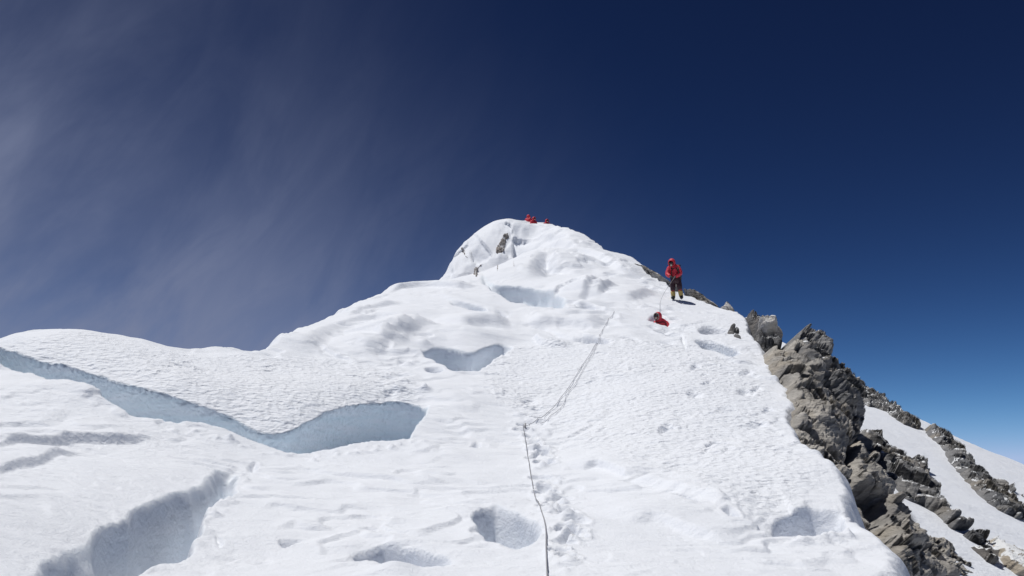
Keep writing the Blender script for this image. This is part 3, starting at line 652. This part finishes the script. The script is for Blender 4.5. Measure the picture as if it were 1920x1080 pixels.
# ------------------------------------------------------------------ climbers
bpy.context.view_layer.update()
def ground(x, y):
    ok, p, _, _ = ridge.ray_cast(Vector((x, y, 60)), Vector((0, 0, -1))); return p.z if ok else float(GA(np.array(x), np.array(y)))
def spot(px, py):
    ok, p, _, _ = ridge.ray_cast(Vector(CAM), (Vector(P(px, py, 10.0)) - Vector(CAM)).normalized()); return tuple(p)
def cloth(name, col, rough=0.6, bump_=0.02, sc=9):
    m, n, l, b = new_mat(name); b.inputs['Roughness'].default_value = rough
    tc = n.new('ShaderNodeTexCoord'); t = N(n, 'ShaderNodeTexNoise', Scale=sc, Detail=4); l.new(tc.outputs['Object'], t.inputs['Vector'])
    mx = N(n, 'ShaderNodeMix', data_type='RGBA'); mx.inputs[6].default_value = (*[c*0.75 for c in col], 1); mx.inputs[7].default_value = (*[min(1, c*1.15) for c in col], 1)
    l.new(t.outputs['Fac'], mx.inputs[0]); l.new(mx.outputs[2], b.inputs['Base Color'])
    bm_ = N(n, 'ShaderNodeBump', Strength=1.0, Distance=bump_); l.new(t.outputs['Fac'], bm_.inputs['Height']); l.new(bm_.outputs[0], b.inputs['Normal'])
    return m
RED = cloth('red_down_suit', (0.62, 0.03, 0.055)); PLUM = cloth('dark_suit_legs', (0.045, 0.018, 0.025)); YELLOW = cloth('yellow_gaiter', (0.50, 0.36, 0.12))
BLACK = cloth('black_fabric', (0.018, 0.018, 0.022)); LENS = cloth('goggle_lens', (0.012, 0.012, 0.016), 0.15, 0.0); MASK = cloth('pale_oxygen_mask', (0.55, 0.48, 0.40), 0.5, 0.004)
ROPE = cloth('grey_rope', (0.36, 0.36, 0.38), 0.9, 0.002, 60); STEEL = cloth('steel', (0.3, 0.3, 0.32), 0.35, 0.0); FROST = cloth('frosted_hood_trim', (0.42, 0.36, 0.34), 0.9)
def skin_mesh(name, verts, edges, radii, root=0, sub=2):
    me = bpy.data.meshes.new(name); me.from_pydata(verts, edges, []); me.update()
    o = bpy.data.objects.new(name, me); COL.objects.link(o)
    mo = o.modifiers.new('skin', 'SKIN'); mo.use_smooth_shade = True
    sv = me.skin_vertices[0].data
    for k, r in enumerate(radii): sv[k].radius = (r, r) if not isinstance(r, tuple) else r; sv[k].use_root = (k == root)
    ss = o.modifiers.new('sub', 'SUBSURF'); ss.levels = sub; ss.render_levels = sub
    dg = bpy.context.evaluated_depsgraph_get(); me2 = bpy.data.meshes.new_from_object(o.evaluated_get(dg))
    bpy.data.objects.remove(o); me2.name = name
    for p in me2.polygons: p.use_smooth = True
    return me2
def put(name, me, mat, parent):
    if mat and not me.materials: me.materials.append(mat)
    o = bpy.data.objects.new(name, me); COL.objects.link(o); o.parent = parent; return o
def bm_mesh(name, bm):
    me = bpy.data.meshes.new(name); bm.to_mesh(me); bm.free()
    for p in me.polygons: p.use_smooth = True
    return me
def tube_mesh(name, pts, rad, seg=8, caps=True):
    bm = bmesh.new(); rings = []; pts = [Vector(p) for p in pts]
    rad = rad if isinstance(rad, (list, tuple)) else [rad]*len(pts)
    for i, p in enumerate(pts):
        t = (pts[min(i+1, len(pts)-1)] - pts[max(i-1, 0)]).normalized()
        u = t.cross(Vector((0, 0, 1)) if abs(t.z) < 0.9 else Vector((1, 0, 0))).normalized(); v = t.cross(u)
        rings.append([bm.verts.new(p + (u*math.cos(a) + v*math.sin(a))*rad[i]) for a in (2*math.pi*k/seg for k in range(seg))])
    for a, b in zip(rings, rings[1:]):
        for k in range(seg): bm.faces.new((a[k], a[(k+1) % seg], b[(k+1) % seg], b[k]))
    if caps: bm.faces.new(rings[0][::-1]); bm.faces.new(rings[-1])
    return bm_mesh(name, bm)
def shell_mesh(name, c, fwd, radii, cut, thick=0.02):
    """hood: an egg-shaped shell round the head, open towards the face"""
    bm = bmesh.new(); bmesh.ops.create_uvsphere(bm, u_segments=28, v_segments=18, radius=1.0)
    f = Vector(fwd).normalized()
    bmesh.ops.delete(bm, geom=[v for v in bm.verts if v.co.normalized().dot(f) > cut], context='VERTS')
    for v in bm.verts: v.co = Vector((v.co.x*radii[0], v.co.y*radii[1], v.co.z*radii[2])) + Vector(c)
    bmesh.ops.recalc_face_normals(bm, faces=bm.faces)
    bmesh.ops.solidify(bm, geom=bm.faces[:], thickness=thick)
    return bm_mesh(name, bm)
def blob_mesh(name, c, radii, rot=(0, 0, 0), power=0.75):
    """rounded box"""
    bm = bmesh.new(); bmesh.ops.create_uvsphere(bm, u_segments=24, v_segments=14, radius=1.0)
    R = Matrix.Rotation(rot[2], 3, 'Z') @ Matrix.Rotation(rot[1], 3, 'Y') @ Matrix.Rotation(rot[0], 3, 'X')
    for v in bm.verts:
        w = Vector([math.copysign(abs(x)**power, x) for x in v.co])
        v.co = R @ Vector((w.x*radii[0], w.y*radii[1], w.z*radii[2])) + Vector(c)
    return bm_mesh(name, bm)
def lerp(a, b, t): return tuple(x + (y-x)*t for x, y in zip(a, b))
def person(label, loc, rz, J, face=(0, -1, -0.45), group=None, goggles=LENS, trim=RED, scale=1.0):
    root = bpy.data.objects.new('person', None); COL.objects.link(root); root.location = loc; root.rotation_euler = (0, 0, rz); root.scale = (scale,)*3
    tag(root, label, 'person', group)
    names = ['pelvis', 'spine', 'chest', 'neck', 'head', 'crown'] + [k + s for s in 'LR' for k in ('shoulder', 'elbow', 'wrist')] + [k + s for s in 'LR' for k in ('hip', 'knee', 'ankle', 'toe')]
    rad = dict(pelvis=(.19,.175), spine=(.205,.185), chest=(.235,.20), neck=.10, head=.11, crown=.09, shoulder=.13, elbow=.11, wrist=.075, hip=.115, knee=.088, ankle=.066, toe=.05)
    ix = {n: i for i, n in enumerate(names)}
    E = [('pelvis','spine'),('spine','chest'),('chest','neck'),('neck','head'),('head','crown')]
    for s_ in 'LR': E += [('chest','shoulder'+s_),('shoulder'+s_,'elbow'+s_),('elbow'+s_,'wrist'+s_),('pelvis','hip'+s_),('hip'+s_,'knee'+s_),('knee'+s_,'ankle'+s_),('ankle'+s_,'toe'+s_)]
    body = put('body', skin_mesh('body', [J[n] for n in names], [(ix[a], ix[b]) for a, b in E], [rad[n.rstrip('LR')] for n in names]), RED, root)
    # trousers, gaiters, boots, gloves
    tn = ['pelvis', 'hipL', 'kneeL', 'shinL', 'hipR', 'kneeR', 'shinR']; JJ = dict(J)
    for s_ in 'LR': JJ['shin'+s_] = lerp(J['knee'+s_], J['ankle'+s_], 0.35)
    put('trousers', skin_mesh('trousers', [lerp(J['pelvis'], lerp(J['hipL'], J['hipR'], .5), .6)] + [JJ[n] for n in tn[1:]], [(0,1),(1,2),(2,3),(0,4),(4,5),(5,6)], [(.19,.175),.14,.115,.095,.14,.115,.095]), PLUM, root)
    for s_ in 'LR':
        k, a, t = Vector(J['knee'+s_]), Vector(J['ankle'+s_]), Vector(J['toe'+s_])
        put('gaiter', tube_mesh('gaiter', [k.lerp(a, .30), k.lerp(a, .45), k.lerp(a, .7), k.lerp(a, .95)], [.090, .098, .092, .080], 14), YELLOW, root)
        d = (t - a); d.z = 0; d.normalize(); heel = a - d*0.07
        z0 = min(a.z, t.z) - 0.055
        bt = put('boot', skin_mesh('boot', [tuple(a + Vector((0, 0, .10))), (a.x, a.y, a.z - .02), (heel.x, heel.y, z0 + .06), tuple(a + d*.10 + Vector((0, 0, z0 - a.z + .065))), tuple(a + d*.23 + Vector((0, 0, z0 - a.z + .055)))], [(0,1),(1,2),(1,3),(3,4)], [.082, .085, .062, .066, .052]), BLACK, root)
        for q in (-.05, .12, .2): put('crampon_point', tube_mesh('crampon_point', [tuple(a + d*q + Vector((0, 0, z0 - a.z + .02))), tuple(a + d*(q + .02) + Vector((0, 0, z0 - a.z - .03)))], [.012, .003], 6), STEEL, bt)
        e, w = Vector(J['elbow'+s_]), Vector(J['wrist'+s_]); ad = (w - e).normalized(); sd_ = ad.cross(Vector((0, 0, 1))).normalized(); up = sd_.cross(ad)
        gv = [tuple(w - ad*.03), tuple(w + ad*.05), tuple(w + ad*.09)]; ge = [(0,1),(1,2)]; gr = [.055, .05, .045]
        for q, ln in ((-1.2, .06), (-.4, .085), (.4, .08), (1.2, .065)):
            b0 = w + ad*.09 + sd_*.028*q; m_ = b0 + ad*ln*.6 - up*.01; t_ = m_ + ad*ln*.3 - up*.035
            i0 = len(gv); gv += [tuple(b0), tuple(m_), tuple(t_)]; ge += [(2, i0), (i0, i0+1), (i0+1, i0+2)]; gr += [.02, .018, .014]
        sgn = 1 if s_ == 'L' else -1
        i0 = len(gv); b0 = w + ad*.05 + sd_*.05*sgn; gv += [tuple(b0), tuple(b0 + ad*.05 + sd_*.015*sgn - up*.02)]; ge += [(1, i0), (i0, i0+1)]; gr += [.02, .016]
        put('glove', skin_mesh('glove', gv, ge, gr, 0, 1), BLACK, root)
    # head: hood, goggles, mask
    f = Vector(face).normalized(); h = Vector(J['head']).lerp(Vector(J['crown']), 0.45)
    r_ = f.cross(Vector((0, 0, 1))).normalized(); u_ = r_.cross(f)
    put('hood', shell_mesh('hood', tuple(h - f*0.015), f, (.155, .165, .175), 0.66, 0.025), RED, root)
    ring = [tuple(h + f*.105 + (r_*math.cos(a)*.120 + u_*math.sin(a)*.135)) for a in np.linspace(0, 2*math.pi, 20)]
    put('hood_trim', tube_mesh('hood_trim', ring, .02, 8, False), trim, root)
    gg = put('goggles', tube_mesh('goggles', [tuple(h + f*(.135 - .05*abs(q)**2) + r_*.095*q + u_*.03) for q in np.linspace(-1, 1, 9)], [.035,.045,.05,.048,.045,.048,.05,.045,.035], 10), goggles, root)
    put('strap', tube_mesh('strap', [tuple(h + (f*math.cos(a) + r_*math.sin(a))*.125 + u_*.03) for a in np.linspace(.7, 2*math.pi - .7, 14)], .014, 6), BLACK, gg)
    ms = put('oxygen_mask', skin_mesh('oxygen_mask', [tuple(h + f*.09 - u_*.03), tuple(h + f*.15 - u_*.055), tuple(h + f*.14 - u_*.11)], [(0,1),(1,2)], [.05, .052, .04]), MASK, root)
    hs_ = [h + f*.15 - u_*.12, h + f*.15 - u_*.24 + r_*.02, Vector(J['chest']) + Vector((.12, -.20, .0)), Vector(J['chest']) + Vector((.18, -.12, -.12))]
    put('hose', tube_mesh('hose', [tuple(p) for p in spline([tuple(p) for p in hs_], 5)], .016, 8), BLACK, ms)
    # harness belt
    pv = Vector(J['pelvis']).lerp(Vector(J['spine']), .2)
    put('harness', tube_mesh('harness', [tuple(pv + Vector((math.cos(a)*.185, math.sin(a)*.165, .0))) for a in np.linspace(0, 2*math.pi, 22)], .022, 8, False), BLACK, root)
    return root
STAND = dict(pelvis=(0,0,.90), spine=(-.02,-.05,1.10), chest=(-.05,-.13,1.29), neck=(-.07,-.22,1.43), head=(-.085,-.27,1.50), crown=(-.095,-.31,1.60),
             shoulderL=(-.245,-.14,1.31), elbowL=(-.31,-.22,1.06), wristL=(-.15,-.40,.93), shoulderR=(.145,-.13,1.32), elbowR=(.24,-.20,1.07), wristR=(.04,-.38,.90),
             hipL=(-.11,0,.84), kneeL=(-.14,-.07,.47), ankleL=(-.13,-.02,.11), toeL=(-.15,-.18,.06), hipR=(.11,0,.84), kneeR=(.16,-.10,.49), ankleR=(.19,.02,.11), toeR=(.24,-.13,.06))
CROUCH = dict(pelvis=(.10,.12,.55), spine=(.06,-.02,.74), chest=(0,-.14,.92), neck=(-.07,-.22,1.06), head=(-.11,-.26,1.13), crown=(-.15,-.28,1.23),
              shoulderL=(-.20,-.15,.93), elbowL=(-.28,-.28,.70), wristL=(-.16,-.42,.62), shoulderR=(.19,-.10,.92), elbowR=(.30,-.20,.68), wristR=(.16,-.40,.58),
              hipL=(-.02,.10,.50), kneeL=(-.10,-.22,.42), ankleL=(-.08,.05,.11), toeL=(-.10,-.11,.06), hipR=(.21,.10,.50), kneeR=(.24,-.20,.40), ankleR=(.22,.10,.11), toeR=(.22,-.06,.06))
UP = dict(STAND); UP.update(spine=(0,-.02,1.12), chest=(0,-.04,1.32), neck=(0,-.06,1.47), head=(0,-.08,1.55), crown=(0,-.09,1.67),
          shoulderL=(-.2,-.04,1.35), elbowL=(-.28,-.05,1.1), wristL=(-.22,-.25,.97), shoulderR=(.2,-.04,1.35), elbowR=(.28,-.05,1.1), wristR=(.22,-.25,.97))
def backpack(label, loc, rz, rx=0.0, s=1.0, col=BLACK):
    r = bpy.data.objects.new('backpack', None); COL.objects.link(r); r.location = loc; r.rotation_euler = (rx, 0, rz); r.scale = (s,)*3
    tag(r, label, 'backpack')
    put('sack', blob_mesh('sack', (0, .14, .26), (.17, .12, .27), (0,0,0), .6), col, r); put('lid', blob_mesh('lid', (0, .13, .53), (.165, .125, .06), (0.1,0,0), .6), col, r)
    put('pocket', blob_mesh('pocket', (0, .27, .20), (.12, .04, .13), (0,0,0), .6), col, r)
    for q in (-.11, .11): put('shoulder_strap', tube_mesh('shoulder_strap', [tuple(p) for p in spline([(q, .04, .45), (q, -.08, .52), (q*1.1, -.26, .40), (q*1.2, -.26, .2), (q*1.3, -.04, .06)], 4)], .02, 8), col, r)
    return r
px1 = spot(1269, 563)
p1 = person('climber in red down suit with yellow gaiters standing upright on the ridge', (px1[0], px1[1], px1[2] + 0.02), -0.38, STAND, (-0.10, -1, -0.6))
backpack('black backpack worn by the standing climber', (px1[0] + .06, px1[1] + .05, px1[2] + .86), -0.38, 0.32, 1.12)
d2 = float(hit(GA, np.array([1234.]), np.array([600.]))[0]) + 0.25
q2 = P(1236, 600, d2); top2 = P(1230, 583, d2)[2]
p2 = person('climber crouched in a snow hollow, only red hood and shoulder showing', (float(q2[0]) + .05, float(q2[1]), float(top2) - 1.26), -0.1, CROUCH, (-0.75, -0.9, -0.25), None, LENS, FROST, 0.88)
d3 = 61.5
for lb, px_, py_, dz_, rz_, dd in (('leftmost of the three red climbers on the summit crest', 990, 402, 0, 2.6, 0), ('middle red climber crouching on the summit crest', 1000, 407, 0, 0.5, -.8), ('red climber standing apart on the right of the summit crest', 1025, 411, 0, 0.2, -1.0)):
    t_ = P(px_, py_, d3 + dd); sc_ = 0.97
    person(lb, (float(t_[0]), float(t_[1]), float(t_[2]) - 1.78*sc_), rz_, UP, (0.1, -1, -0.2), 'climbers gathered on the summit crest', LENS, RED, sc_)

# ------------------------------------------------------------------ fixed ropes
def rope(label, pts, rad=0.012, lift=0.03, n=14):
    p = spline(pts, n); d = hit(GA, p[:, 0], p[:, 1]); w = P(p[:, 0], p[:, 1], d)
    z = np.array([ground(a, b) for a, b in w[:, :2]])
    k = np.ones(9)/9; zs = np.convolve(np.pad(z, 4, mode='edge'), k, 'valid'); z = np.maximum(z, zs)
    o = bpy.data.objects.new('fixed_rope', tube_mesh('fixed_rope', [(a, b, c + lift) for (a, b), c in zip(w[:, :2], z)], rad, 6)); COL.objects.link(o); o.data.materials.append(ROPE)
    return tag(o, label, 'rope')
rope('taut grey rope running from the anchor down to the bottom edge', [(981,806),(985,830),(990,862),(1000,920),(1012,965),(1023,1002),(1024,1040),(1026,1090)], 0.0065)
rope('upper grey rope climbing in a curve from the anchor to the crest line', [(984,800),(1020,778),(1050,748),(1080,705),(1105,668),(1125,632),(1138,605),(1152,590)], 0.0062)
rope('slack second strand hanging just right of the upper rope', [(1014,795),(1030,784),(1054,758),(1066,735),(1085,708),(1100,684),(1112,664),(1126,634)], 0.0048)
rp = [(px1[0]-.1, px1[1]-.42, px1[2] + .95), (float(P(1240,560,29.6)[0]), 29.6, float(P(1240,560,29.6)[2])), (float(q2[0]), float(q2[1]) - .1, float(top2) - .3)]
o = bpy.data.objects.new('fixed_rope', tube_mesh('fixed_rope', [tuple(p) for p in spline(rp, 8)], .006, 6)); COL.objects.link(o); o.data.materials.append(ROPE)
tag(o, 'thin rope stretched between the standing climber and the crouched climber', 'rope')
ap = spot(984, 803)
o = bpy.data.objects.new('snow_picket', tube_mesh('snow_picket', [(ap[0], ap[1], ap[2] - .15), (ap[0] + .01, ap[1] + .03, ap[2] + .10)], .022, 6)); COL.objects.link(o); o.data.materials.append(STEEL)
tag(o, 'short metal snow picket anchoring the ropes in the snow', 'anchor')

print('tris', sum(len(o.data.polygons)*2 for o in COL.objects if o.type == 'MESH'))
